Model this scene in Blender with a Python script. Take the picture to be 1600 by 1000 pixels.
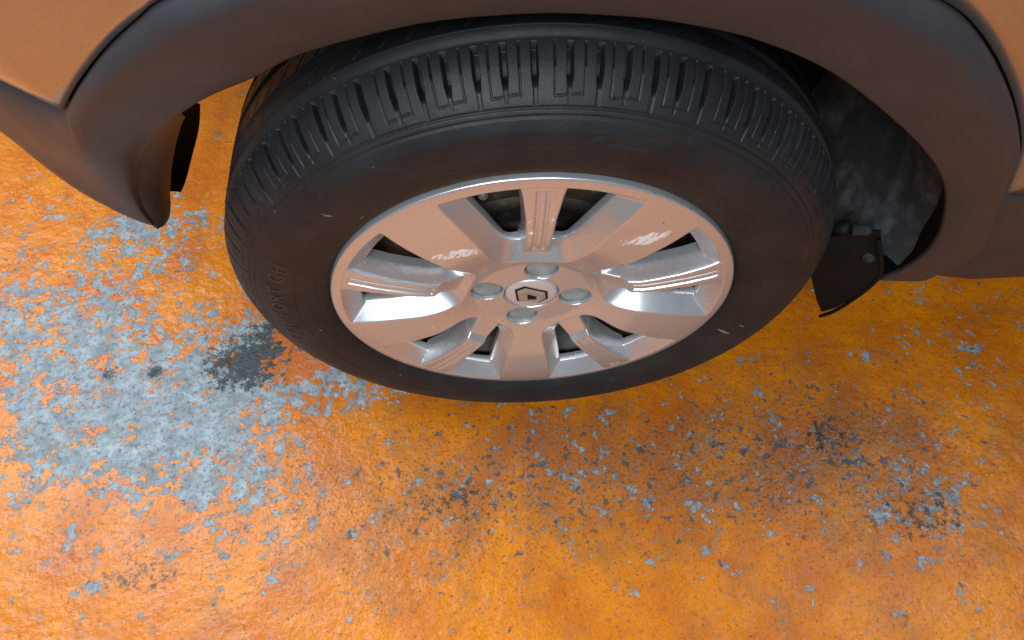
import bpy, bmesh, math
import numpy as np
from mathutils import Matrix, Vector

scene = bpy.context.scene
for o in list(bpy.data.objects):
    bpy.data.objects.remove(o)

# ------------------------------------------------------------------ camera
cd = bpy.data.cameras.new("camera"); cam = bpy.data.objects.new("camera", cd)
scene.collection.objects.link(cam); scene.camera = cam
cd.sensor_width = 36.0; cd.lens = 36.0 * 1100 / 1600; cd.clip_start = 0.01; cd.clip_end = 200
_r, _u, _b = (0.99917, -0.03963, -0.00931), (0.03941, 0.88421, 0.46542), (-0.01021, -0.4654, 0.88504)
cam.matrix_world = Matrix(((_r[0], _u[0], _b[0], -0.02833), (_r[1], _u[1], _b[1], -0.3485),
                           (_r[2], _u[2], _b[2], 0.9234), (0, 0, 0, 1)))
# ------------------------------------------------------------------ light of the hall
w = bpy.data.worlds.new("World"); scene.world = w; w.use_nodes = True
bg = w.node_tree.nodes["Background"]
bg.inputs[0].default_value = (0.62, 0.80, 1.0, 1); bg.inputs[1].default_value = 0.17

def area(name, loc, target, sx, sy, power, col):
    l = bpy.data.lights.new(name, 'AREA'); l.shape = 'RECTANGLE'; l.size = sx; l.size_y = sy
    l.energy = power; l.color = col
    o = bpy.data.objects.new(name, l); scene.collection.objects.link(o)
    o.location = loc
    d = Vector(target) - Vector(loc)
    o.rotation_euler = d.to_track_quat('-Z', 'Y').to_euler()
    return o
area("ceiling_lamp", (-2.0, 0.75, 2.5), (-1.5, 0.55, 0), 1.0, 2.6, 125, (0.82, 0.92, 1.0))
area("ceiling_lamp", (1.70, 0.25, 2.6), (1.3, 0.1, 0), 1.2, 0.35, 28, (0.82, 0.92, 1.0))
area("ceiling_lamp", (-0.5, -2.2, 2.75), (-0.1, -0.1, 0.4), 2.6, 0.7, 126, (0.82, 0.92, 1.0))
vs = scene.view_settings
vs.view_transform = 'Standard'; vs.look = 'None'; vs.exposure = -0.05; vs.gamma = 1.0
scene.render.engine = 'CYCLES'

COL = scene.collection
GZ = 0.297                       # height of the wheel centre above the floor

# ------------------------------------------------------------------ node helpers
class NT:
    def __init__(s, name):
        s.m = bpy.data.materials.new(name); s.m.use_nodes = True
        s.t = s.m.node_tree; s.b = s.t.nodes["Principled BSDF"]
        s.co = s.t.nodes.new("ShaderNodeTexCoord").outputs["Object"]
    def link(s, a, b): s.t.links.new(a, b)
    def val(s, sock, v):
        if isinstance(v, (int, float)): sock.default_value = v
        elif isinstance(v, tuple): sock.default_value = v if len(v) == len(sock.default_value) else (*v, 1)
        else: s.link(v, sock)
    def math(s, op, a, b=0.0, c=0.0, clamp=False):
        n = s.t.nodes.new("ShaderNodeMath"); n.operation = op; n.use_clamp = clamp
        for i, v in enumerate((a, b, c)): s.val(n.inputs[i], v)
        return n.outputs[0]
    def noise(s, scale, detail=4, rough=.55, vec=None, dist=0.0):
        n = s.t.nodes.new("ShaderNodeTexNoise"); n.inputs["Scale"].default_value = scale
        n.inputs["Detail"].default_value = detail; n.inputs["Roughness"].default_value = rough
        n.inputs["Distortion"].default_value = dist
        s.link(vec or s.co, n.inputs["Vector"]); return n.outputs["Fac"]
    def voro(s, scale, vec=None, feature='F1', rnd=1.0):
        n = s.t.nodes.new("ShaderNodeTexVoronoi"); n.feature = feature
        n.inputs["Scale"].default_value = scale; n.inputs["Randomness"].default_value = rnd
        s.link(vec or s.co, n.inputs["Vector"]); return n.outputs["Distance"]
    def step(s, v, lo, hi, a=0.0, b=1.0):
        n = s.t.nodes.new("ShaderNodeMapRange"); n.interpolation_type = 'SMOOTHSTEP'
        s.val(n.inputs["Value"], v); n.inputs["From Min"].default_value = lo; n.inputs["From Max"].default_value = hi
        n.inputs["To Min"].default_value = a; n.inputs["To Max"].default_value = b
        return n.outputs["Result"]
    def mix(s, f, a, b):
        n = s.t.nodes.new("ShaderNodeMix"); n.data_type = 'RGBA'
        s.val(n.inputs["Factor"], f); s.val(n.inputs[6], a); s.val(n.inputs[7], b)
        return n.outputs[2]
    def mapping(s, scale=(1, 1, 1), rot=(0, 0, 0), loc=(0, 0, 0), vec=None):
        n = s.t.nodes.new("ShaderNodeMapping")
        n.inputs["Scale"].default_value = scale; n.inputs["Rotation"].default_value = rot; n.inputs["Location"].default_value = loc
        s.link(vec or s.co, n.inputs["Vector"]); return n.outputs["Vector"]
    def xyz(s):
        n = s.t.nodes.new("ShaderNodeSeparateXYZ"); s.link(s.co, n.inputs[0]); return n.outputs
    def blob(s, u, v, cu, cv, ru, rv, rot=0.0):
        """soft elliptic patch: 1 in the middle, 0 outside"""
        du = s.math('SUBTRACT', u, cu); dv = s.math('SUBTRACT', v, cv)
        c, sn = math.cos(rot), math.sin(rot)
        a = s.math('ADD', s.math('MULTIPLY', du, c / ru), s.math('MULTIPLY', dv, sn / ru))
        b = s.math('ADD', s.math('MULTIPLY', du, -sn / rv), s.math('MULTIPLY', dv, c / rv))
        d = s.math('ADD', s.math('MULTIPLY', a, a), s.math('MULTIPLY', b, b))
        return s.math('EXPONENT', s.math('MULTIPLY', d, -1.0))
    def bump(s, h, strength, dist):
        n = s.t.nodes.new("ShaderNodeBump"); n.inputs["Strength"].default_value = strength
        n.inputs["Distance"].default_value = dist; s.link(h, n.inputs["Height"])
        s.link(n.outputs[0], s.b.inputs["Normal"])
    def set(s, **k):
        for a, v in k.items(): s.val(s.b.inputs[a.replace('_', ' ')], v)
        return s.m

# ------------------------------------------------------------------ materials
def mat_floor():
    n = NT("painted_floor"); X, Y, Z = n.xyz()
    big = n.noise(5.5, 5, .6); mid = n.noise(26, 8, .62, dist=.25); fine = n.noise(110, 5, .6)
    # worn places (grey primer showing through)
    wear = None
    for b in [(-.48, .05, .20, .13, .78, .1), (-.70, .12, .16, .13, .62, 0), (-.42, -.07, .13, .075, .50, -.3),
              (-.60, .335, .09, .035, .75, 0), (-.33, .12, .11, .09, .60, .2), (-.62, -.04, .14, .07, .48, 0), (-.70, .26, .2, .10, .38, .2),
              (.50, -.165, .09, .07, .42, .3), (.62, .05, .14, .06, .30, 0), (-.25, .05, .06, .05, .45, 0), (.1, -.12, .3, .1, .18, 0),
              (-.45, -.19, .2, .06, .22, 0)]:
        t = n.math('MULTIPLY', n.blob(X, Y, *b[:4], b[5]), b[4])
        wear = t if wear is None else n.math('ADD', wear, t)
    med = n.noise(58, 6, .68, dist=.3)
    f = n.math('ADD', n.math('MULTIPLY', mid, .60), n.math('MULTIPLY', big, .30))
    f = n.math('ADD', f, n.math('MULTIPLY', med, .72))
    f = n.math('ADD', f, n.math('MULTIPLY', fine, .56))
    f = n.math('ADD', f, n.math('MULTIPLY', wear, .235))
    grey = n.step(f, 1.232, 1.248)
    # small flaked chips, down to dark concrete
    wv = n.t.nodes.new("ShaderNodeVectorMath"); wv.operation = 'ADD'
    nn = n.t.nodes.new("ShaderNodeTexNoise"); nn.inputs["Scale"].default_value = 60; nn.inputs["Detail"].default_value = 4
    n.link(n.co, nn.inputs["Vector"])
    sc = n.t.nodes.new("ShaderNodeVectorMath"); sc.operation = 'SCALE'; sc.inputs["Scale"].default_value = .022
    n.link(nn.outputs["Color"], sc.inputs[0]); n.link(n.co, wv.inputs[0]); n.link(sc.outputs[0], wv.inputs[1])
    warped = wv.outputs[0]
    chipfield = n.math('ADD', n.blob(X, Y, .10, -.09, .42, .10), n.blob(X, Y, .42, -.08, .18, .13))
    chipfield = n.math('ADD', chipfield, n.math('MULTIPLY', n.blob(X, Y, -.1, -.15, .25, .1), .6))
    chipn = n.noise(76, 3, .5, vec=warped)
    chipn = n.math('ADD', n.math('MULTIPLY', chipn, .82), n.math('MULTIPLY', n.noise(190, 4, .7), .18))
    chip = n.step(n.math('ADD', chipn, n.math('MULTIPLY', chipfield, .072)), .678, .698)
    chip2 = n.step(n.math('ADD', n.noise(175, 4, .6, vec=warped), n.math('MULTIPLY', chipfield, .07)), .672, .692)
    pit = n.step(n.math('ADD', n.noise(230, 2, .5), n.math('MULTIPLY', chipfield, .06)), .67, .71)
    dirt = n.step(n.math('ADD', n.noise(13, 6, .65), n.math('MULTIPLY', chipfield, .16)), .48, .78)
    orange = n.mix(n.step(n.noise(8, 4, .6), .35, .7), (.64, .190, .002), (.48, .112, .003))
    orange = n.mix(n.step(n.noise(60, 5, .7), .45, .75, 0, .35), orange, (.42, .105, .012))
    orange = n.mix(n.step(n.noise(330, 4, .7), .48, .70, 0, .60), orange, (.28, .066, .006))
    orange = n.mix(n.step(n.noise(180, 5, .75, vec=warped), .55, .66, 0, .70), orange, (.13, .050, .020))
    orange = n.mix(n.math('MULTIPLY', dirt, .46), orange, (.17, .066, .026))
    g1 = n.mix(n.step(n.noise(40, 6, .65), .35, .7), (.200, .228, .243), (.350, .388, .408))
    g1 = n.mix(n.step(n.noise(135, 6, .75), .47, .68, 0, .85), g1, (.070, .080, .088)); g1 = n.mix(n.step(n.noise(17, 4, .7), .52, .75, 0, .5), g1, (.12, .14, .15))
    col = n.mix(grey, orange, g1)
    col = n.mix(n.math('MULTIPLY', chip2, .85), col, (.17, .19, .20))
    col = n.mix(n.math('MULTIPLY', chip, .92), col, (.075, .075, .075))
    col = n.mix(n.math('MULTIPLY', pit, .55), col, (.07, .045, .03))
    # oil soaked spots
    oil = n.math('ADD', n.blob(X, Y, -.41, .080, .055, .034), n.blob(X, Y, -.355, .115, .055, .050))
    oil = n.math('ADD', oil, n.math('MULTIPLY', n.blob(X, Y, -.60, .078, .014, .013), .8))
    oil = n.math('ADD', oil, n.math('MULTIPLY', n.blob(X, Y, -.531, .077, .012, .010), 1.1))
    oil = n.math('ADD', oil, n.math('MULTIPLY', n.blob(X, Y, .405, -.06, .05, .04), .42))
    oil = n.math('ADD', oil, n.math('MULTIPLY', n.blob(X, Y, .50, -.17, .07, .05), .40))
    oil = n.math('ADD', oil, n.math('MULTIPLY', n.blob(X, Y, -.50, -.205, .07, .03), .38))
    oil = n.math('ADD', oil, n.math('MULTIPLY', n.blob(X, Y, -.10, -.125, .09, .04), .36))
    sp = n.math('MULTIPLY', n.math('SUBTRACT', n.noise(75, 7, .88), .5), n.step(oil, .05, .35, 0, 5.5))
    oilm = n.step(n.math('ADD', n.math('MULTIPLY', oil, .85), sp), .34, .56)
    col = n.mix(n.math('MULTIPLY', oilm, .86), col, (.016, .020, .020))
    rus = n.math('ADD', n.blob(X, Y, -.325, .075, .055, .035), n.blob(X, Y, -.345, .135, .035, .025))
    rus = n.math('ADD', rus, n.math('MULTIPLY', n.blob(X, Y, -.74, .408, .014, .014), 1.2))
    rusm = n.step(n.math('ADD', n.math('MULTIPLY', rus, .72), n.math('MULTIPLY', n.math('SUBTRACT', n.noise(62, 6, .7), .5), n.step(rus, .05, .3, 0, 2.4))), .42, .50)
    col = n.mix(n.math('MULTIPLY', rusm, .9), col, (.50, .115, .004))
    rough = n.mix(grey, n.step(n.noise(20, 4, .6), .3, .7, .24, .38), (.46, .46, .46))
    n.link(col, n.b.inputs["Base Color"]); n.link(rough, n.b.inputs["Roughness"])
    h = n.math('ADD', n.math('MULTIPLY', n.noise(34, 2, .5), .9), n.math('MULTIPLY', n.noise(105, 4, .6), .5))
    h = n.math('SUBTRACT', h, n.math('MULTIPLY', grey, .16))
    h = n.math('SUBTRACT', h, n.math('MULTIPLY', n.math('MULTIPLY', grey, n.noise(170, 4, .7)), .95))
    h = n.math('SUBTRACT', h, n.math('MULTIPLY', n.math('MAXIMUM', chip, chip2), .16))
    h = n.math('SUBTRACT', h, n.math('MULTIPLY', pit, .2))
    n.bump(h, .58, .005)
    n.b.inputs['Specular IOR Level'].default_value = .29
    return n.m

def mat_silver(name, base, rough, metal, scuff=False):
    n = NT(name); X, Y, Z = n.xyz()
    g = n.noise(900, 2, .5)
    c = n.mix(n.step(g, .3, .7), base, tuple(v * .86 for v in base))
    r = n.step(n.noise(14, 4, .6), .3, .7, rough - .04, rough + .05)
    if scuff:
        sx = n.mapping(scale=(1, 1, 1), rot=(0, math.radians(58), 0))
        st = n.noise(75, 5, .75, vec=n.mapping(scale=(1, .3, 4), vec=sx))
        sm = None
        for (cx, cz, ru, rv, rot) in [(-.068, .105, .028, .009, .20), (-.068, .105, .022, .006, .20), (.086, .116, .026, .010, .45), (.105, .118, .020, .008, .6),
                                      (-.004, .145, .004, .012, 0), (.015, .150, .004, .010, 0), (-.003, .132, .005, .003, 0),
                                      (-.105, -.035, .012, .003, .1), (-.062, .045, .006, .003, .5)]:
            b = n.blob(X, Z, cx, GZ + cz, ru, rv, rot); sm = b if sm is None else n.math('ADD', sm, b)
        m = n.step(n.math('SUBTRACT', st, n.math('MULTIPLY', n.math('SUBTRACT', 1.0, n.math('MINIMUM', sm, 1.12)), .40)), .485, .53)
        c = n.mix(m, c, (.78, .76, .74)); r = n.mix(m, r, (.6, .6, .6))
        n.link(n.math('SUBTRACT', metal, n.math('MULTIPLY', m, metal * .9)), n.b.inputs["Metallic"])
        sp = n.step(n.noise(260, 2, .4), .765, .785); c = n.mix(sp, c, (.05, .04, .035))
    else:
        n.set(Metallic=metal)
    n.link(c, n.b.inputs["Base Color"]); n.link(r, n.b.inputs["Roughness"])
    n.b.inputs["Coat Weight"].default_value = .25; n.b.inputs["Coat Roughness"].default_value = .12
    n.bump(g, .05, .0004)
    return n.m

def mat_rubber():
    n = NT("tyre_rubber"); X, Y, Z = n.xyz()
    c = n.mix(n.step(n.noise(18, 5, .6), .3, .7), (.009, .010, .012), (.016, .018, .020))
    dust = n.step(n.noise(55, 6, .7), .55, .80, 0, .30); c = n.mix(dust, c, (.060, .060, .060))
    sp = n.step(n.noise(170, 2, .4), .775, .80, 0, .8); c = n.mix(sp, c, (.30, .32, .34))
    # pale scuff on the lower sidewall
    st = n.noise(260, 4, .7)
    m = None
    for b in [(.211, GZ - .066, .014, .0035, -.32), (.226, GZ - .050, .006, .0015, -.3), (-.165, GZ + .175, .007, .002, -.4), (-.14, GZ + .165, .006, .0015, .9)]:
        k = n.blob(X, Z, *b); m = k if m is None else n.math('ADD', m, k)
    m = n.step(n.math('MULTIPLY', m, st), .33, .45, 0, .55); c = n.mix(m, c, (.30, .30, .30))
    n.link(c, n.b.inputs["Base Color"])
    n.link(n.step(n.noise(30, 5, .6), .3, .7, .46, .58), n.b.inputs["Roughness"])
    n.b.inputs['Specular IOR Level'].default_value = .34
    n.bump(n.math('ADD', n.noise(420, 3, .6), n.math('MULTIPLY', n.noise(40, 3, .5), 1.2)), .22, .0008)
    return n.m

def mat_plastic(name, base, rough, grain=1500, dusty=.2, dust=(.10, .085, .075), spec=.5):
    n = NT(name); n.b.inputs['Specular IOR Level'].default_value = spec
    c = n.mix(n.step(n.noise(22, 6, .65), .45, .8, 0, dusty), base, dust)
    sp = n.step(n.noise(240, 2, .4), .785, .80, 0, .5); c = n.mix(sp, c, tuple(v * 1.8 for v in dust))
    n.link(c, n.b.inputs["Base Color"])
    n.link(n.step(n.noise(9, 4, .6), .3, .7, rough - .05, rough + .06), n.b.inputs["Roughness"])
    n.bump(n.noise(grain, 2, .5), .12, .0005)
    return n.m

def mat_rust():
    n = NT("dirty_steel")
    c = n.mix(n.step(n.noise(28, 6, .65), .4, .7), (.045, .040, .035), (.085, .050, .026))
    c = n.mix(n.step(n.noise(90, 4, .6), .55, .75), c, (.14, .13, .12))
    n.link(c, n.b.inputs["Base Color"]); n.bump(n.noise(200, 4, .6), .3, .001)
    return n.set(Roughness=.55, Metallic=.25)

def mat_bolt():
    n = NT("zinc_bolt_cap")
    c = n.mix(n.step(n.noise(60, 4, .6), .35, .7), (.20, .25, .25), (.30, .35, .35))
    n.link(c, n.b.inputs["Base Color"]); n.bump(n.noise(180, 4, .6), .15, .001)
    return n.set(Roughness=.5, Metallic=.12)

M = dict(floor=mat_floor(), cover=mat_silver("silver_cover_paint", (.64, .635, .64), .29, .70, True),
         cap=mat_silver("silver_cap_paint", (.62, .62, .63), .30, .35), chrome=mat_silver("dull_chrome", (.46, .44, .41), .24, .55),
         body=mat_silver("silver_body_paint", (.52, .49, .475), .27, .88), rubber=mat_rubber(),
         trim=mat_plastic("grained_grey_plastic", (.030, .029, .033), .44, 1300, .22, (.075, .068, .066), .42),
         liner=mat_plastic("dusty_black_plastic", (.045, .049, .050), .6, 600, .9, (.20, .21, .205), .3),
         black=mat_plastic("black_plastic", (.008, .008, .008), .62, 900, .08, (.03, .03, .03), .12),
         rust=mat_rust(), valve=mat_plastic('grey_rubber', (.07, .078, .085), .45), bolt=mat_bolt(), clay=mat_plastic("pale_clip", (.034, .032, .027), .75, 300, .9, (.018, .017, .016), .2),
         letter=mat_plastic("moulded_rubber", (.020, .021, .023), .46, 600, .1, (.05, .05, .05)))

# ------------------------------------------------------------------ mesh helpers
def mesh_np(name, V, F, mat, parent=None, smooth=True):
    V = np.asarray(V, np.float32); me = bpy.data.meshes.new(name)
    if isinstance(F, np.ndarray):
        n, k = F.shape
        me.vertices.add(len(V)); me.vertices.foreach_set("co", V.ravel())
        me.loops.add(n * k); me.loops.foreach_set("vertex_index", F.astype(np.int32).ravel())
        me.polygons.add(n); me.polygons.foreach_set("loop_start", np.arange(0, n * k, k, dtype=np.int32))
        me.polygons.foreach_set("loop_total", np.full(n, k, np.int32))
        me.update(calc_edges=True)
    else:
        me.from_pydata([tuple(v) for v in V], [], F); me.update()
    me.materials.append(mat)
    me.polygons.foreach_set("use_smooth", np.full(len(me.polygons), smooth))
    o = bpy.data.objects.new(name, me); COL.objects.link(o)
    if parent: o.parent = parent
    return o

def grid_faces(nr, nc, wrap, base=0, flip=False):
    i = np.arange(nr - 1)[:, None]; j = np.arange(nc if wrap else nc - 1)[None]
    j2 = (j + 1) % nc
    a = i * nc + j; b = i * nc + j2; c = (i + 1) * nc + j2; d = (i + 1) * nc + j
    F = np.stack([a, b, c, d], -1).reshape(-1, 4) + base
    return F[:, ::-1] if flip else F

def sstep(x, a, b):
    t = np.clip((x - a) / (b - a), 0, 1); return t * t * (3 - 2 * t)

def spline(P, u):
    """Catmull-Rom through the rows of P at parameters u (0..len-1)"""
    P = np.asarray(P, float); n = len(P); u = np.clip(np.asarray(u, float), 0, n - 1 - 1e-9)
    i = np.floor(u).astype(int); t = (u - i)[:, None]
    g = lambda k: P[np.clip(k, 0, n - 1)]
    p0, p1, p2, p3 = g(i - 1), g(i), g(i + 1), g(i + 2)
    return .5 * (2 * p1 + (p2 - p0) * t + (2 * p0 - 5 * p1 + 4 * p2 - p3) * t ** 2 + (3 * p1 - p0 - 3 * p2 + p3) * t ** 3)

def tag(o, **k):
    for a, v in k.items(): o[a] = v
    return o

# ------------------------------------------------------------------ the setting: floor
fl = mesh_np("floor", [(-30, -30, 0), (30, -30, 0), (30, 30, 0), (-30, 30, 0)], [(0, 1, 2, 3)], M['floor'], smooth=False)
tag(fl, kind="structure")

# ------------------------------------------------------------------ the car
car = bpy.data.objects.new("car", None); COL.objects.link(car); car.empty_display_size = .1
tag(car, label="silver car corner with dark grey plastic wheel arch trim parked on worn orange floor", category="car")

LIP = [(-0.6251, 0.23, 0.4251), (-0.5356, 0.16, 0.4469), (-0.4709, 0.11, 0.451), (-0.4336, 0.08, 0.443), (-0.4056, 0.062, 0.4247),
       (-0.3791, 0.052, 0.4052), (-0.3612, 0.05, 0.387), (-0.3552, 0.055, 0.3733), (-0.3549, 0.05, 0.3966), (-0.34, 0.042, 0.4392),
       (-0.3208, 0.036, 0.4766), (-0.3036, 0.03, 0.5019), (-0.2739, 0.018, 0.5382), (-0.245, 0.008, 0.565), (-0.2117, -0.002, 0.5908),
       (-0.1748, -0.01, 0.6122), (-0.1421, -0.013, 0.6306), (-0.0902, -0.016, 0.6472), (-0.0534, -0.017, 0.6543), (-0.0035, -0.018, 0.6572),
       (0.0357, -0.019, 0.6551), (0.0722, -0.02, 0.6502), (0.1235, -0.02, 0.6357), (0.1792, -0.02, 0.6081), (0.2424, -0.018, 0.5602),
       (0.2881, -0.012, 0.5178), (0.322, -0.004, 0.4788), (0.3499, 0.004, 0.4377), (0.3778, 0.012, 0.3821), (0.3958, 0.022, 0.3303),
       (0.4025, 0.034, 0.278), (0.3972, 0.045, 0.2362)]
RIM = [(-0.5563, 0.2, 0.4997), (-0.465, 0.12, 0.5275), (-0.3983, 0.068, 0.5437), (-0.3572, 0.035, 0.5572), (-0.329, 0.012, 0.5681),
       (-0.317, 0.003, 0.5738), (-0.3089, 0.0, 0.5823), (-0.2894, -0.006, 0.6028), (-0.2577, -0.012, 0.632), (-0.227, -0.016, 0.6552),
       (-0.1947, -0.02, 0.6754), (-0.10, -.024, .712), (0.0, -.026, .722), (.11, -.025, .706),
       (0.211, -0.022, 0.6607), (0.2572, -0.02, 0.6313), (0.312, -0.014, 0.5773), (0.3563, -0.008, 0.522), (0.3782, -0.002, 0.4848),
       (0.4019, 0.006, 0.4363), (0.4285, 0.014, 0.3861), (0.4531, 0.024, 0.3325), (0.4646, 0.036, 0.2793), (0.4545, 0.046, 0.2316)]
PAIR = [0, 1, 2, 2.7, 3.4, 4, 4.5, 5, 5.1, 5.25, 5.5, 5.9, 6.5, 7.2, 8.4, 9.6, 10.2, 10.9, 11.5, 12, 12.5, 13, 13.6, 14.1, 15, 15.8, 16.6, 17.3, 18.5, 20, 21.5, 23]
FLG = np.array([(0, .05, .012)] * 6 + [(.003, .016, .004), (.004, .016, .003), (.006, .018, .002), (.022, .042, -.012), (.030, .046, -.018), (.024, .044, -.008),
                (.010, .040, .006), (.0, .036, .010), (-.004, .034, .010)] + [(-.002, .034, .010)] * 2 + [(0, .034, .011)] * 6
               + [(.004, .034, .010)] * 2 + [(.008, .034, .006)] * 3 + [(.010, .034, .002)] * 4)
def build_trim():
    u = np.linspace(0, len(LIP) - 1, 420)
    L = spline(LIP, u); v = np.interp(u, np.arange(len(PAIR)), PAIR); R = spline(RIM, v)
    D = spline(FLG, u)
    k = np.hanning(41); k /= k.sum(); pp = np.pad(L, ((20, 20), (0, 0)), mode='reflect', reflect_type='odd')     # round the bumper corner
    sm = np.stack([np.convolve(pp[:, c], k, 'valid') for c in range(3)], 1); wg = np.exp(-((u - 7.2) / 1.6) ** 4)[:, None]; L = L * (1 - wg) + sm * wg
    rows = [L + (0, .004, 0), L + (0, .0012, 0)]
    # cross-section: rolled lip, broad slightly crowned face, rounded outer shoulder, tucked edge
    prof = [(0.012, -.0004), (.035, -.0012), (.08, -.0026), (.16, -.0050), (.28, -.0080), (.42, -.0108), (.56, -.0130), (.68, -.0142), (.77, -.0142),
            (.84, -.0124), (.90, -.0092), (.945, -.0054), (.972, -.0018), (.988, .0012), (1.0, .0050)]
    full = (np.clip((u - 1.0) / 5, 0, 1) * .35 + .65) * (1 - .8 * sstep(u, 27, 31)) * .74
    for t, h in prof:
        p = L * (1 - t) + R * t; p[:, 1] += h * full
        if t > .05:                                     # ease the fold where trim and bumper meet
            n = int(8 + 80 * math.sin(math.pi * min(t, .97)) ** .8); k = np.hanning(2 * n + 3)[1:-1]; k /= k.sum()
            pp = np.pad(p, ((n, n), (0, 0)), mode='reflect', reflect_type='odd')
            sm = np.stack([np.convolve(pp[:, c], k, 'valid') for c in range(3)], 1)
            wgt = (np.exp(-((u - 7.3) / 4.6) ** 4) * min(1, (1 - t) * 6) * min(1, t * 5))[:, None]
            p = p * (1 - wgt) + sm * wgt
        rows.append(p)
    q = R.copy(); q[:, 1] += .012; rows.append(q)
    rad = R[:, [0, 2]] - np.array([0, .30]); rad /= np.linalg.norm(rad, axis=1)[:, None]
    q = q.copy(); q[:, 0] += .014 * rad[:, 0]; q[:, 2] += .014 * rad[:, 1]; q[:, 1] += .004; rows.append(q)
    V = np.concatenate(rows); F = grid_faces(len(rows), len(u), False)
    o = mesh_np("wheel_arch_trim", V, F, M['trim'], car)
    VV, FF, nb = [], [], 0
    for keep in (u >= 12.3, u <= 6):
        back = [(L + D * k + (0, .0012 + .001 * k, 0))[keep] for k in (0, .12, .3, .6, 1)]
        VV.append(np.concatenate(back)); FF.append(grid_faces(5, int(keep.sum()), False, nb)); nb += len(VV[-1])
    mesh_np("arch_return", np.concatenate(VV), np.concatenate(FF), M['black'], o)
    # hollow end of the bumper, turned in towards the wheel
    RC = [(-.3579, .057, .3696), (-.3562, .066, .3621), (-.3543, .078, .3602), (-.3502, .086, .37), (-.3461, .09, .3827), (-.3308, .09, .4148), (-.3091, .085, .4537), (-.2793, .07, .5011)]
    LC = [(-.358, .056, .3716), (-.3557, .051, .3953), (-.3408, .043, .4379), (-.3309, .04, .4584), (-.3204, .037, .477), (-.3043, .031, .5008), (-.2746, .019, .5372), (-.2428, .008, .5661)]
    v = np.linspace(0, 7, 60); A = spline(LC, v) + np.array([-.0015, .0004, .0006]); B = spline(RC, v)
    G = np.stack([A * (1 - t) + B * t + np.array([.002, -.001, -.001]) * math.sin(math.pi * t) for t in np.linspace(0, 1, 14)])
    E2 = B + np.array([-.004, .006, .004]); G = np.concatenate([G, E2[None]])
    mesh_np("bumper_end", G.reshape(-1, 3), grid_faces(15, 60, False), M['trim'], o)
    return o
trim = build_trim(); tag(trim, label="dark grey grained plastic arch trim running into the lower bumper")

def yb(x):
    return np.interp(x, [-.9, -.62, -.52, -.44, -.38, -.33, -.27, -.19, 0, .2, .35, .45, 1.6], [.50, .235, .150, .085, .042, .014, -.006, -.018, -.024, -.022, -.016, -.010, -.006])
def build_fender():
    B = [tuple(p) for p in spline(RIM, np.linspace(0, 19, 200))] + [(.4138, .012, .426), (.4316, .014, .4205), (.5009, .02, .4065), (.7, .024, .395), (1.5, .03, .39)]
    B = np.array(B); s = np.linspace(0, 1, 26)
    rad = B[:, [0, 2]] - np.array([0, .30]); rad /= np.linalg.norm(rad, axis=1)[:, None]; B[:, 0] += .0019 * rad[:, 0]; B[:, 2] += .0019 * rad[:, 1]      # shut line round the trim
    xf = np.interp(np.arange(len(B)), [0, 40, 100, 180, 199, 204], [-.95, -.60, -.02, .50, .70, 1.5])
    rows = []
    q = B.copy(); q[:, 1] += .030; rows.append(q)
    q = B.copy(); q[:, 1] += .0062; rows.append(q)
    for t in s:
        x = B[:, 0] * (1 - t) + xf * t; z = B[:, 2] * (1 - t) + .93 * t
        k = sstep(t, 0, .35)
        y = (B[:, 1] + .0045) * (1 - k) + (yb(x) + .002 + .020 * t * t) * k
        rows.append(np.stack([x, y, z], 1))
    for dy, dz in ((.015, .02), (.05, .038), (.12, .05), (.40, .075), (.95, .09)):
        p = rows[27].copy(); p[:, 1] += dy; p[:, 2] += dz; rows.append(p)
    V = np.concatenate(rows); return mesh_np("fender", V, grid_faces(len(rows), len(B), False), M['body'], car)
fender = build_fender(); tag(fender, label="silver painted front wing above the arch trim")

def build_sill():
    seam = spline(RIM, np.linspace(19.05, 23, 40)) + np.array([-.004, .008, 0])
    n = len(seam); rows = []
    top = [(0.4316, .016, .4195), (.5009, .021, .4055), (.7, .025, .394), (1.5, .03, .388)]
    bot = [(.5127, .050, .222), (.5714, .050, .2233), (.75, .05, .2245), (1.5, .05, .225)]
    t = np.linspace(0, 1, n)[:, None]
    bulge = np.stack([0 * t[:, 0], -.010 * np.sin(np.pi * t[:, 0]) ** .9, 0 * t[:, 0]], 1)
    cols = [seam]
    for a, b in zip(top, bot): cols.append(np.array(a) * (1 - t) + np.array(b) * t + bulge * min(1, (len(cols)) / 2))
    cols = np.array(cols)                       # (nc, n, 3)
    V = cols.transpose(1, 0, 2)
    under = V[-1] + np.array([0, .05, .008]); over = V[0] + np.array([0, .02, .006])
    V = np.concatenate([over[None], V, under[None]])
    return mesh_np("side_sill", V.reshape(-1, 3), grid_faces(V.shape[0], V.shape[1], False), M['trim'], car)
sill = build_sill()

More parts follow.
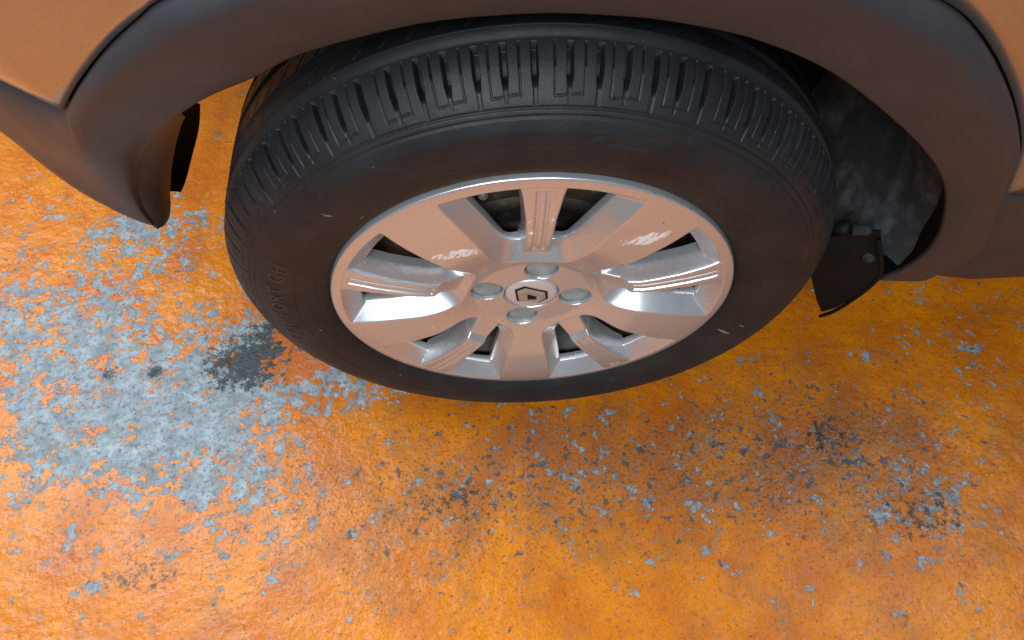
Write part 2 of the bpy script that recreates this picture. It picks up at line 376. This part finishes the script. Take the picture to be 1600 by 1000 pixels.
def build_liner():
    rows = []; Rl = .410; ys = np.linspace(.046, .335, 18)
    for y in ys:
        a = np.radians(np.linspace(-4.5 - 18 * sstep(y, .055, .12), 132, 120))
        R = Rl - .018 * sstep(y, .02, .10) + .004 * np.sin(a * 9) * sstep(y, .05, .12) + .006 * sstep(np.sin(a * 4.0 + y * 6), .2, .5)
        rows.append(np.stack([R * np.cos(a), np.full_like(a, y), GZ + R * np.sin(a)], 1))
    return mesh_np("wheel_arch_liner", np.concatenate(rows), grid_faces(len(ys), 120, False), M['liner'], car)
liner = build_liner(); tag(liner, label="dusty black wheel arch liner")
def solid(name, outline, nrm, thick, mat, parent, bevel=.002):
    """extruded plate from an outline, both sides and edge, bevelled"""
    bm = bmesh.new(); n = Vector(nrm).normalized() * thick
    a = [bm.verts.new(p) for p in outline]
    f = bm.faces.new(a)
    r = bmesh.ops.extrude_face_region(bm, geom=[f])
    for v in [g for g in r['geom'] if isinstance(g, bmesh.types.BMVert)]: v.co += n
    bmesh.ops.recalc_face_normals(bm, faces=bm.faces)
    if bevel:
        bmesh.ops.bevel(bm, geom=[e for e in bm.edges if e.calc_face_angle(0) > .6], offset=bevel, segments=2, affect='EDGES', profile=.5)
    bmesh.ops.triangulate(bm, faces=[f for f in bm.faces if len(f.verts) > 4])
    me = bpy.data.meshes.new(name); bm.to_mesh(me); bm.free(); me.materials.append(mat)
    o = bpy.data.objects.new(name, me); COL.objects.link(o)
    if parent: o.parent = parent
    return o
# inner wall of the wheel house, front edge of the liner, underbody
solid("wheel_house_wall", [(-.12, .335, .30), (-.12, .335, .72), (.43, .335, .72), (.43, .335, .10), (.1, .335, .10)], (0, 1, 0), .01, M['black'], car)
def build_front_edge():
    inner = np.array([(-0.290, .055, .500), (-0.325, .058, .455), (-.350, .062, .415), (-.362, .070, .375), (-.368, .085, .345)])
    outer = np.array([(-0.3746, .2735, .3152), (-0.3749, .2445, .306), (-0.3749, .2001, .3074), (-0.3748, .1667, .3091), (-0.3746, .1452, .3138)])
    u = np.linspace(0, 4, 24); A = spline(inner, u); B = spline(outer, u)
    V = np.stack([A * (1 - t) + B * t + np.array([-.02, 0, .02]) * math.sin(math.pi * t) for t in np.linspace(0, 1, 12)])
    return mesh_np("liner_front_edge", V.reshape(-1, 3), grid_faces(12, 24, False), M['black'], car)
build_front_edge()
solid("underbody", [(.44, .10, .30), (1.5, .10, .26), (1.5, 1.4, .26), (-.30, 1.4, .36), (-.30, .70, .40), (.44, .40, .34)], (0, 0, 1), .02, M['black'], car, 0)

FLAP = [(.3502, .06, .3085), (.3587, .05, .3178), (.3793, .05, .2801), (.3941, .05, .2475), (.3978, .052, .2245), (.4007, .06, .1778),
        (.398, .07, .1224), (.3915, .078, .0922), (.3771, .085, .1193), (.3391, .10, .2058), (.336, .085, .27)]
def build_flap():
    P = np.array(FLAP); c = P.mean(0); n = np.linalg.svd(P - c)[2][2]; n = n if n[1] > 0 else -n
    P = P - np.outer((P - c) @ n, n)
    f = solid("mud_flap", [tuple(p) for p in P], n, .005, M['black'], car, .0015)
    # raised outer edge bead
    bead = spline(np.array(FLAP[1:8]) - (0, .002, 0), np.linspace(0, 6, 60)); V = []
    for k, p in enumerate(bead):
        t = bead[min(k + 1, 59)] - bead[max(k - 1, 0)]; t /= np.linalg.norm(t)
        s = np.cross(t, (0, 1, 0)); s /= np.linalg.norm(s); b = np.cross(s, t)
        for a in np.linspace(0, 2 * np.pi, 8, endpoint=False): V.append(p + .0025 * (np.cos(a) * s + np.sin(a) * b))
    mesh_np("edge_bead", V, grid_faces(60, 8, True), M['black'], f)
    return f
flap = build_flap()
def lathe(name, prof, mat, parent, origin, axis=(0, -1, 0), seg=48, start=0.0, radial=None):
    """prof: (radius, height along axis) list; optional radial(theta, k) factor"""
    ax = Vector(axis).normalized(); s = ax.orthogonal().normalized(); t = ax.cross(s)
    th = np.linspace(0, 2 * np.pi, seg, endpoint=False) + start; V = []
    for k, (r, h) in enumerate(prof):
        for a in th:
            rr = r * (radial(a, k) if radial else 1)
            V.append(Vector(origin) + ax * h + (s * math.cos(a) + t * math.sin(a)) * rr)
    return mesh_np(name, [tuple(v) for v in V], grid_faces(len(prof), seg, True), mat, parent)
sc = lathe("screw", [(.0001, .005), (.0028, .0048), (.0036, .0035), (.0037, .001), (.0060, .0008), (.0065, -.002)], M['clay'], flap, (.3722, .054, .270), (-.3, -1, .35), 24)
lathe("clip", [(.0001, .008), (.0035, .0076), (.005, .005), (.0055, -.004), (.0065, -.008)], M['clay'], flap, (.3455, .058, .320), (.6, -.5, .7), 20,
      radial=lambda a, k: 1 + .12 * math.sin(3 * a + k))
lathe("clip", [(.0001, .006), (.005, .0055), (.007, .002), (.0078, -.006)], M['black'], flap, (.334, .070, .308), (.2, -.6, .7), 20, radial=lambda a, k: 1 + .18 * math.sin(2 * a + k))

# ------------------------------------------------------------------ wheel (steel rim) with tyre, cover, caps
def polar(prof, seg):
    th = np.linspace(0, 2 * np.pi, seg, endpoint=False); V = []
    for r, y in prof: V.append(np.stack([r * np.cos(th), np.full(seg, y), GZ + r * np.sin(th)], 1))
    return np.concatenate(V), grid_faces(len(prof), seg, True)
wheel = mesh_np("wheel", *polar([(.197, .012), (.193, .030), (.184, .034), (.180, .060), (.170, .075), (.165, .060), (.140, .048), (.118, .044), (.110, .056), (.085, .060), (.06, .040), (.001, .040)], 96), M['rust'], car)
tag(wheel, label="dirty steel wheel with black tyre and scuffed silver ten slot cover")
mesh_np("rim_barrel", *polar([(.180, .06), (.172, .08), (.170, .18), (.188, .195)], 96), M['rust'], wheel)
mesh_np("brake_drum", *polar([(.116, .062), (.118, .052), (.114, .046), (.100, .045), (.098, .050), (.03, .050)], 64), M['rust'], wheel)

# ---- tyre
PROF = np.array([(.1955, .0130), (.1985, .0065), (.2020, .0015), (.2065, -.0025), (.2130, -.0062), (.2220, -.0095), (.2330, -.0115), (.2440, -.0118),
                 (.2540, -.0100), (.2625, -.0062), (.2692, -.0020), (.2760, .0032), (.2820, .0088), (.2874, .0150), (.2920, .0215), (.2955, .0283), (.2980, .0352)])
def prof_dense():
    u = np.linspace(0, len(PROF) - 1, 4000); P = spline(PROF, u)
    s = np.r_[0, np.cumsum(np.hypot(*np.diff(P, axis=0).T))]; return P, s
PD, SD = prof_dense()
S_DEC = SD[np.argmin(np.abs(PD[:, 0] - .2692))]
def prof_at(s):
    P = np.stack([np.interp(s, SD, PD[:, 0]), np.interp(s, SD, PD[:, 1])], 1)
    e = 4e-4; A = np.stack([np.interp(s - e, SD, PD[:, 0]), np.interp(s - e, SD, PD[:, 1])], 1); B = np.stack([np.interp(s + e, SD, PD[:, 0]), np.interp(s + e, SD, PD[:, 1])], 1)
    T = B - A; T /= np.linalg.norm(T, axis=1)[:, None]
    return P, np.stack([T[:, 1], -T[:, 0]], 1)         # outward normal (r, y)
def theta_fine(step, lo=-32, hi=212, coarse=.75):
    return np.radians(np.r_[np.arange(lo, hi, step), np.arange(hi, lo + 360, coarse)])
def band(P, N, th, depth):
    """points of a ring band displaced inwards by depth (rows x cols)"""
    r = P[:, :1] + 0 * th[None] - depth * N[:, :1]; y = P[:, 1:] + 0 * th[None] - depth * N[:, 1:]
    z = r * np.sin(th); x = r * np.cos(th)
    sq = np.clip(-.262 - z, 0, 1); y = y - .20 * sq * (y < .02)          # bulge where it stands
    z = np.maximum(z, -.2965)
    return np.stack([x, y, z + GZ], -1).reshape(-1, 3)
def line(x, c, hw, soft): return 1 - sstep(np.abs(x - c), hw, hw + soft)
def shoulder_depth(th, s):
    """s: metres from the circumferential groove down the shoulder"""
    R = .29; deg = np.degrees(th)[None]; S = s[:, None] * 1000
    lean = 0.0 * S
    pitch = 360 / 44.0
    qq = (deg + lean) / pitch + .12
    ph = (qq % 1) - .12 + .045 * np.sin(np.floor(qq) * 2.1)
    mm = lambda c: (((ph - c + .5) % 1) - .5) * pitch * np.pi / 180 * R * 1000       # arc distance in mm
    d = np.zeros((len(s), len(th)))
    for c, end in ((0.0, 43.5), (.5, 36.0)):
        x = np.abs(mm(c)); w = 1.75 - .75 * sstep(S, 21, 33)
        dep = 9.5 * sstep(S, 1.4, 2.0) * (1 - sstep(S, 22, 33)) + .6 * sstep(S, 10, 20) * (1 - sstep(S, end - .6, end + .2))
        d = np.maximum(d, dep * (1 - sstep(x, w, w + .95)))
    for c in (.25, .75):
        x = np.abs(mm(c)); dep = 3.4 * sstep(S, 1.0, 2.0) * (1 - sstep(S, 14, 19)) + .55 * (1 - sstep(S, 36.8, 37.6)) * sstep(S, 1, 2)
        d = np.maximum(d, dep * (1 - sstep(x, .42, .85)))
    x = mm(.5); inb = (np.abs(x) < 10.6)
    d = np.maximum(d, .7 * inb * line(S + 0 * x, 36.8 + .10 * x, .38, .4))
    d = np.maximum(d, .5 * line(x, 0, .8, .4) * sstep(S, 36, 37) * (1 - sstep(S, 41, 41.6)))
    return d * .001
def build_tyre():
    Vs, Fs = [], []; off = 0
    def add(V, nr, nc):
        nonlocal off
        Vs.append(V); Fs.append(grid_faces(nr, nc, True, off)); off += len(V)
    # side wall
    s = np.linspace(0, S_DEC, 120); P, N = prof_at(s); th = theta_fine(.30)
    d = np.zeros((len(s), len(th))); r = P[:, :1]; dg = (np.degrees(th)[None] + 180) % 360 - 180
    d += .0007 * line(r, .2668, .0004, .0005) + .0006 * line(r, .2306, .0003, .0005) + .0004 * line(r, .2105, .0003, .0004)
    def panel(a0, a1, r0, r1, dep, skew=0.0):
        aa = dg + skew * (r - r0) / (r1 - r0)
        return dep * sstep(aa, a0, a0 + .5) * (1 - sstep(aa, a1 - .5, a1)) * sstep(r, r0, r0 + .0008) * (1 - sstep(r, r1 - .0008, r1))
    d += panel(57, 80, .2480, .2600, .0006, 6) + panel(66, 73, .2400, .2480, .0006, 3) + panel(122, 137, .2440, .2620, .0006, -6) + panel(24.3, 27.3, .2425, .2525, .0009, 1.2)
    d += panel(84, 112, .2440, .2560, .0004, 5) + panel(-70, -40, .246, .260, .0005, 5)
    add(band(P, N, th, d), len(s), len(th))
    # shoulder with its lateral slots and sipes
    s = np.linspace(S_DEC, SD[-1], 76); P, N = prof_at(s); th = theta_fine(.075)
    d = shoulder_depth(th, SD[-1] - s); rr = P[:, :1]
    d += .0008 * line(rr, .2715, .0005, .0005)
    add(band(P, N, th, d), len(s), len(th))
    # tread ribs and circumferential grooves
    rows = [(.0352, 0), (.0360, .3), (.0364, 1), (.0478, 1), (.0484, .1), (.0492, 0)] + [(y, 0) for y in np.linspace(.0502, .0655, 18)]
    rows += [(.0665, .1), (.0672, 1), (.0742, 1), (.0750, .1), (.0758, 0)] + [(y, 0) for y in np.linspace(.077, .096, 18)]
    rows += [(.0968, .1), (.0975, 1), (.105, 1), (.1058, 0)] + [(y, 0) for y in np.linspace(.108, .127, 10)] + [(.128, 1), (.135, 1), (.136, 0), (.150, 0), (.162, 0), (.170, 0), (.176, 0), (.182, 0)]
    y = np.array([a for a, _ in rows]); g = np.array([b for _, b in rows])
    crown = np.interp(y, [.0352, .055, .10, .14, .162, .172, .182], [.2980, .3000, .3010, .2998, .295, .287, .270])
    P = np.stack([crown, y], 1); N = np.stack([np.ones_like(y), np.zeros_like(y)], 1); th = theta_fine(.13)
    d = .0085 * g[:, None] * np.ones((1, len(th))); deg = np.degrees(th)[None]
    for (y0, y1, pit, ph, ln) in ((.0496, .0662, 360/88, .8, 90.), (.0758, .0966, 360/88, 2.0, -80.), (.1058, .1275, 360/88, 3.1, 90)):
        inside = ((y >= y0) & (y <= y1))[:, None]; k = (y[:, None] - y0) / (y1 - y0)
        cur = ph + 2.0 * k + 1.4 * k * k
        x = np.abs(((deg + cur) % pit) - pit / 2) * np.pi / 180 * 300
        d = np.maximum(d, inside * .0034 * (1 - sstep(x, .3, .7)) * (1 - .75 * (k > .62)) * (k > .10))
        x2 = np.abs(((deg + cur + pit / 2) % pit) - pit / 2) * np.pi / 180 * 300
        d = np.maximum(d, inside * .0028 * (1 - sstep(x2, .3, .7)) * (k > .70))
    add(band(P, N, th, d), len(y), len(th))
    # inner side wall
    P = np.array([(.270, .182), (.25, .194), (.225, .196), (.205, .188), (.19, .18)]); N = np.ones_like(P) * 0; th = theta_fine(2.0, coarse=2.0)
    add(band(P, N, th, np.zeros((len(P), len(th)))), len(P), len(th))
    return mesh_np("tyre", np.concatenate(Vs), np.concatenate(Fs), M['rubber'], wheel)
tyre = build_tyre()

def ring_text(txt, r0, height, ang_mid, name, lift=.0005, mat=None, spread=1.15):
    """moulded lettering bent round the side wall (reads clockwise, tops outwards)"""
    cu = bpy.data.curves.new(name, 'FONT'); cu.body = txt; cu.size = height * 1.40; cu.space_character = spread; cu.resolution_u = 2
    o = bpy.data.objects.new(name, cu); COL.objects.link(o)
    dg = bpy.context.evaluated_depsgraph_get(); me = bpy.data.meshes.new_from_object(o.evaluated_get(dg))
    bpy.data.objects.remove(o); bpy.data.curves.remove(cu)
    bm = bmesh.new(); bm.from_mesh(me); bpy.data.meshes.remove(me)
    bmesh.ops.remove_doubles(bm, verts=bm.verts, dist=1e-5)
    for _ in range(2):
        bmesh.ops.subdivide_edges(bm, edges=[e for e in bm.edges if e.calc_length() > height * .35], cuts=1)
    bmesh.ops.triangulate(bm, faces=bm.faces)
    r = bmesh.ops.extrude_face_region(bm, geom=list(bm.faces))
    up = {g for g in r['geom'] if isinstance(g, bmesh.types.BMVert)}
    xs = [v.co.x for v in bm.verts]; xm = .5 * (min(xs) + max(xs))
    ks = slice(0, np.argmin(np.abs(PD[:, 0] - .28)))
    for v in bm.verts:
        a = math.radians(ang_mid) - (v.co.x - xm) / (r0 + height * .5); rr = r0 + v.co.y
        y = float(np.interp(rr, PD[ks, 0], PD[ks, 1])) - (lift if v in up else -.0006)
        v.co = (rr * math.cos(a), y, GZ + rr * math.sin(a))
    bmesh.ops.recalc_face_normals(bm, faces=bm.faces)
    me = bpy.data.meshes.new(name); bm.to_mesh(me); bm.free(); me.materials.append(mat or M['letter'])
    o = bpy.data.objects.new(name, me); COL.objects.link(o); o.parent = wheel
    return o
ring_text("COMFORT GH", .2405, .0150, 172, "sidewall_lettering", .0006)
ring_text("TUBELESS   RADIAL   STEEL", .2175, .0035, 183, "sidewall_lettering", .0004)

# ---- wheel cover: a moulded disc with five wide spokes and five windows, each window with a narrow ribbed spoke
YF_R = [0, .052, .062, .075, .090, .103, .118, .150, .172, .1855, .1950, .1986, .1996, .2001]
YF_Y = [.0100, .0100, .0085, .0040, -.0010, -.0043, -.0065, -.0070, -.0060, -.0046, -.0032, -.0020, .0004, .0050]
_rr = np.linspace(0, .2005, 900); _yy = spline(np.stack([YF_R, YF_Y], 1), np.linspace(0, len(YF_R) - 1, 4000))
def yface(r): return np.interp(r, _yy[:, 0], _yy[:, 1])
WIN0 = 88.0                                     # angle of the top window
BOLT = [78.5 + 90 * k for k in range(4)]; BOLT_R = .0462
def smin(a, b, k):
    h = np.clip(.5 + .5 * (b - a) / k, 0, 1); return b * (1 - h) + a * h - k * h * (1 - h)
def softplus(x, k): return np.where(x > 30 * k, x, k * np.log1p(np.exp(np.clip(x / k, -40, 30))))
def cover_surface(X, Z):
    """depth y of the moulding and g (> 0 inside an opening) at points of the wheel plane"""
    Rg = np.hypot(X, Z); T = np.arctan2(Z, X)
    loc = (np.degrees(T) - WIN0 + 36) % 72 - 36
    U = Rg * np.cos(np.radians(loc)); Vs = Rg * np.sin(np.radians(loc)); Vv = np.abs(Vs)
    y = yface(Rg)
    # window: distances inside its three kinds of edge (side, hub, rim)
    ha = np.radians(26.4); d_side = (U * np.sin(ha) - Vv * np.cos(ha)) - .0030 * np.sin(np.clip((Rg - .07) / .115, 0, 1) * np.pi) + .0006
    d_hub = U - .0665; d_rim = .1895 - Rg
    m = smin(1.35 * d_side, .98 * d_hub, .016); m = smin(m, 1.0 * d_rim, .0025)
    depth = softplus(m, .00045)
    # the opening proper lies beyond the sloping walls
    o = smin(d_side - .0138, d_hub - .0200, .010); o = smin(o, d_rim - .0165, .003)
    yw = y + depth + 3.0 * np.clip(o, 0, .004)
    # narrow ribbed spoke in the window
    hw = np.interp(Rg, [.066, .085, .100, .112, .150, .178, .192], [.0150, .0125, .0112, .0108, .0130, .0165, .0195])
    top = y + .0006 + np.interp(Rg, [.064, .070, .094, .100, .2], [.0075, .0075, .0050, 0, 0])
    sl = sstep(Rg, .101, .104) * (1 - sstep(Rg, .1835, .1855)); q = Vv * 1000
    top = top + sl * .0022 * sstep(6.2 - q, 0, 1.6) - sl * .0017 * (1 - sstep(q, 1.6, 3.6))
    ys = np.where((Rg > .060) & (np.abs(loc) < 30), top + 5.5 * softplus(Vv - hw, .00045), 1.0)
    out = np.where(depth > .0001, np.minimum(yw, ys), yw)
    # pockets for the wheel bolts, seat of the centre cap
    for b in BOLT:
        db = np.hypot(X - BOLT_R * math.cos(math.radians(b)), Z - BOLT_R * math.sin(math.radians(b)))
        out = out + .010 * (1 - sstep(db, .0148, .0172))
    out = out + .0030 * (1 - sstep(Rg, .0275, .0292))
    return out, np.minimum(o, Vv - hw - .0036)
def build_cover():
    r = np.r_[np.linspace(.0275, .186, 250), np.linspace(.1865, .2002, 34)]
    seg = 1600; th = np.linspace(0, 2 * np.pi, seg, endpoint=False)
    Rg, T = np.meshgrid(r, th, indexing='ij'); X = (Rg * np.cos(T)).ravel(); Z = (Rg * np.sin(T)).ravel()
    F = grid_faces(len(r), seg, True)
    g = cover_surface(X, Z)[1]; hole = g > 0
    F = F[~hole[F].all(axis=1)]
    used = np.unique(F); remap = np.full(len(X), -1); remap[used] = np.arange(len(used)); F = remap[F]
    X, Z, hole = X[used], Z[used], hole[used]
    e = 1e-5
    for _ in range(4):                               # pull the rim of each opening on to its outline
        x, z = X[hole], Z[hole]; g0 = cover_surface(x, z)[1]
        gx = (cover_surface(x + e, z)[1] - g0) / e; gz = (cover_surface(x, z + e)[1] - g0) / e
        k = np.clip(g0, -.002, .002) / np.maximum(gx * gx + gz * gz, .2)
        X[hole] = x - gx * k; Z[hole] = z - gz * k
    y = cover_surface(X, Z)[0]
    V = np.stack([X, y, Z + GZ], -1)
    # wall thickness behind every free edge
    E = np.concatenate([F[:, [0, 1]], F[:, [1, 2]], F[:, [2, 3]], F[:, [3, 0]]])
    key = np.sort(E, 1); _, inv, cnt = np.unique(key[:, 0].astype(np.int64) * (len(V) + 1) + key[:, 1], return_inverse=True, return_counts=True)
    B = E[cnt[inv.ravel()] == 1]; bv = np.unique(B); nb = np.full(len(V), -1); nb[bv] = len(V) + np.arange(len(bv))
    back = V[bv].copy(); back[:, 1] += .009
    F = np.concatenate([F, np.stack([B[:, 1], B[:, 0], nb[B[:, 0]], nb[B[:, 1]]], 1)]); V = np.concatenate([V, back])
    return mesh_np("wheel_cover", V, F, M['cover'], wheel)
cover = build_cover(); tag(cover, label="silver five spoke plastic wheel cover with white scuff marks")
lathe("centre_cap", [(.0001, -.0088), (.022, -.0090), (.0252, -.0096), (.0266, -.0108), (.0270, -.0150)], M['cap'], wheel, (0, 0, GZ), (0, -1, 0), 96)
for b in BOLT:
    a = math.radians(b)
    lathe("wheel_bolt", [(.0001, .0), (.004, -.0002), (.0085, .0010), (.0125, .0022), (.0148, .0018), (.0154, -.003)], M['bolt'], wheel,
          (BOLT_R * math.cos(a), .0158, GZ + BOLT_R * math.sin(a)), (0, -1, 0), 40)
# diamond emblem standing proud of the cap
def build_emblem():
    # folded diamond loop: outer and inner outline (mm, in the plane of the cap)
    O = [(-11.0, -7.0), (-12.6, 9.2), (-5.5, 13.8), (11.8, 5.2), (12.6, -5.0), (5.6, -10.6)]
    I = [(-3.6, -5.6), (-3.8, 5.0), (-2.9, 5.6), (4.4, 1.0), (4.6, -4.2), (3.9, -5.4)]
    hO = [1.2, 1.2, 1.2, 1.2, 1.2, 1.2]; hI = [2.4, 2.4, 2.4, 2.4, 2.4, 2.4]
    V, F = [], []; n = len(O)
    O = [(a * 1.22, b * 1.22 - .6) for a, b in O]; I = [(a * 1.15, b * 1.15 - 1.2) for a, b in I]
    def p(q, h): return (q[0] / 1000, .0088 - h / 1000, GZ + q[1] / 1000)
    for q in O: V.append(p(q, -.6))
    for q, h in zip(O, hO): V.append(p((q[0] * .96, q[1] * .96), h))
    for (a, b), h in zip(zip(O, I), hI): V.append(p((.62 * a[0] + .38 * b[0], .62 * a[1] + .38 * b[1]), h))
    for q, h in zip(I, hI): V.append(p(q, h * .85))
    for q in I: V.append(p(q, -.6))
    for k in range(4):
        for j in range(n): F.append((k * n + j, k * n + (j + 1) % n, (k + 1) * n + (j + 1) % n, (k + 1) * n + j))
    o = mesh_np("emblem", V, F, M['chrome'], wheel, smooth=False); return o
solid("emblem_shade_plate", [(a * 1.36e-3, .0087, GZ + (b * 1.36 - .6) / 1000) for a, b in [(-11.0, -7.0), (-12.6, 9.2), (-5.5, 13.8), (11.8, 5.2), (12.6, -5.0), (5.6, -10.6)]], (0, -1, 0), .0006, M['black'], wheel, 0)  # flat black plate in place of the shaded recess walls round the emblem
emblem = build_emblem(); tag(emblem, label="folded diamond emblem on the centre cap")
lathe("valve_stem", [(.0001, .030), (.0030, .0298), (.0042, .028), (.0044, .017), (.0038, .016), (.0040, .0), (.006, -.006)], M['valve'], wheel, (-.0435, .042, GZ + .160), (.05, -1, -.06), 24)
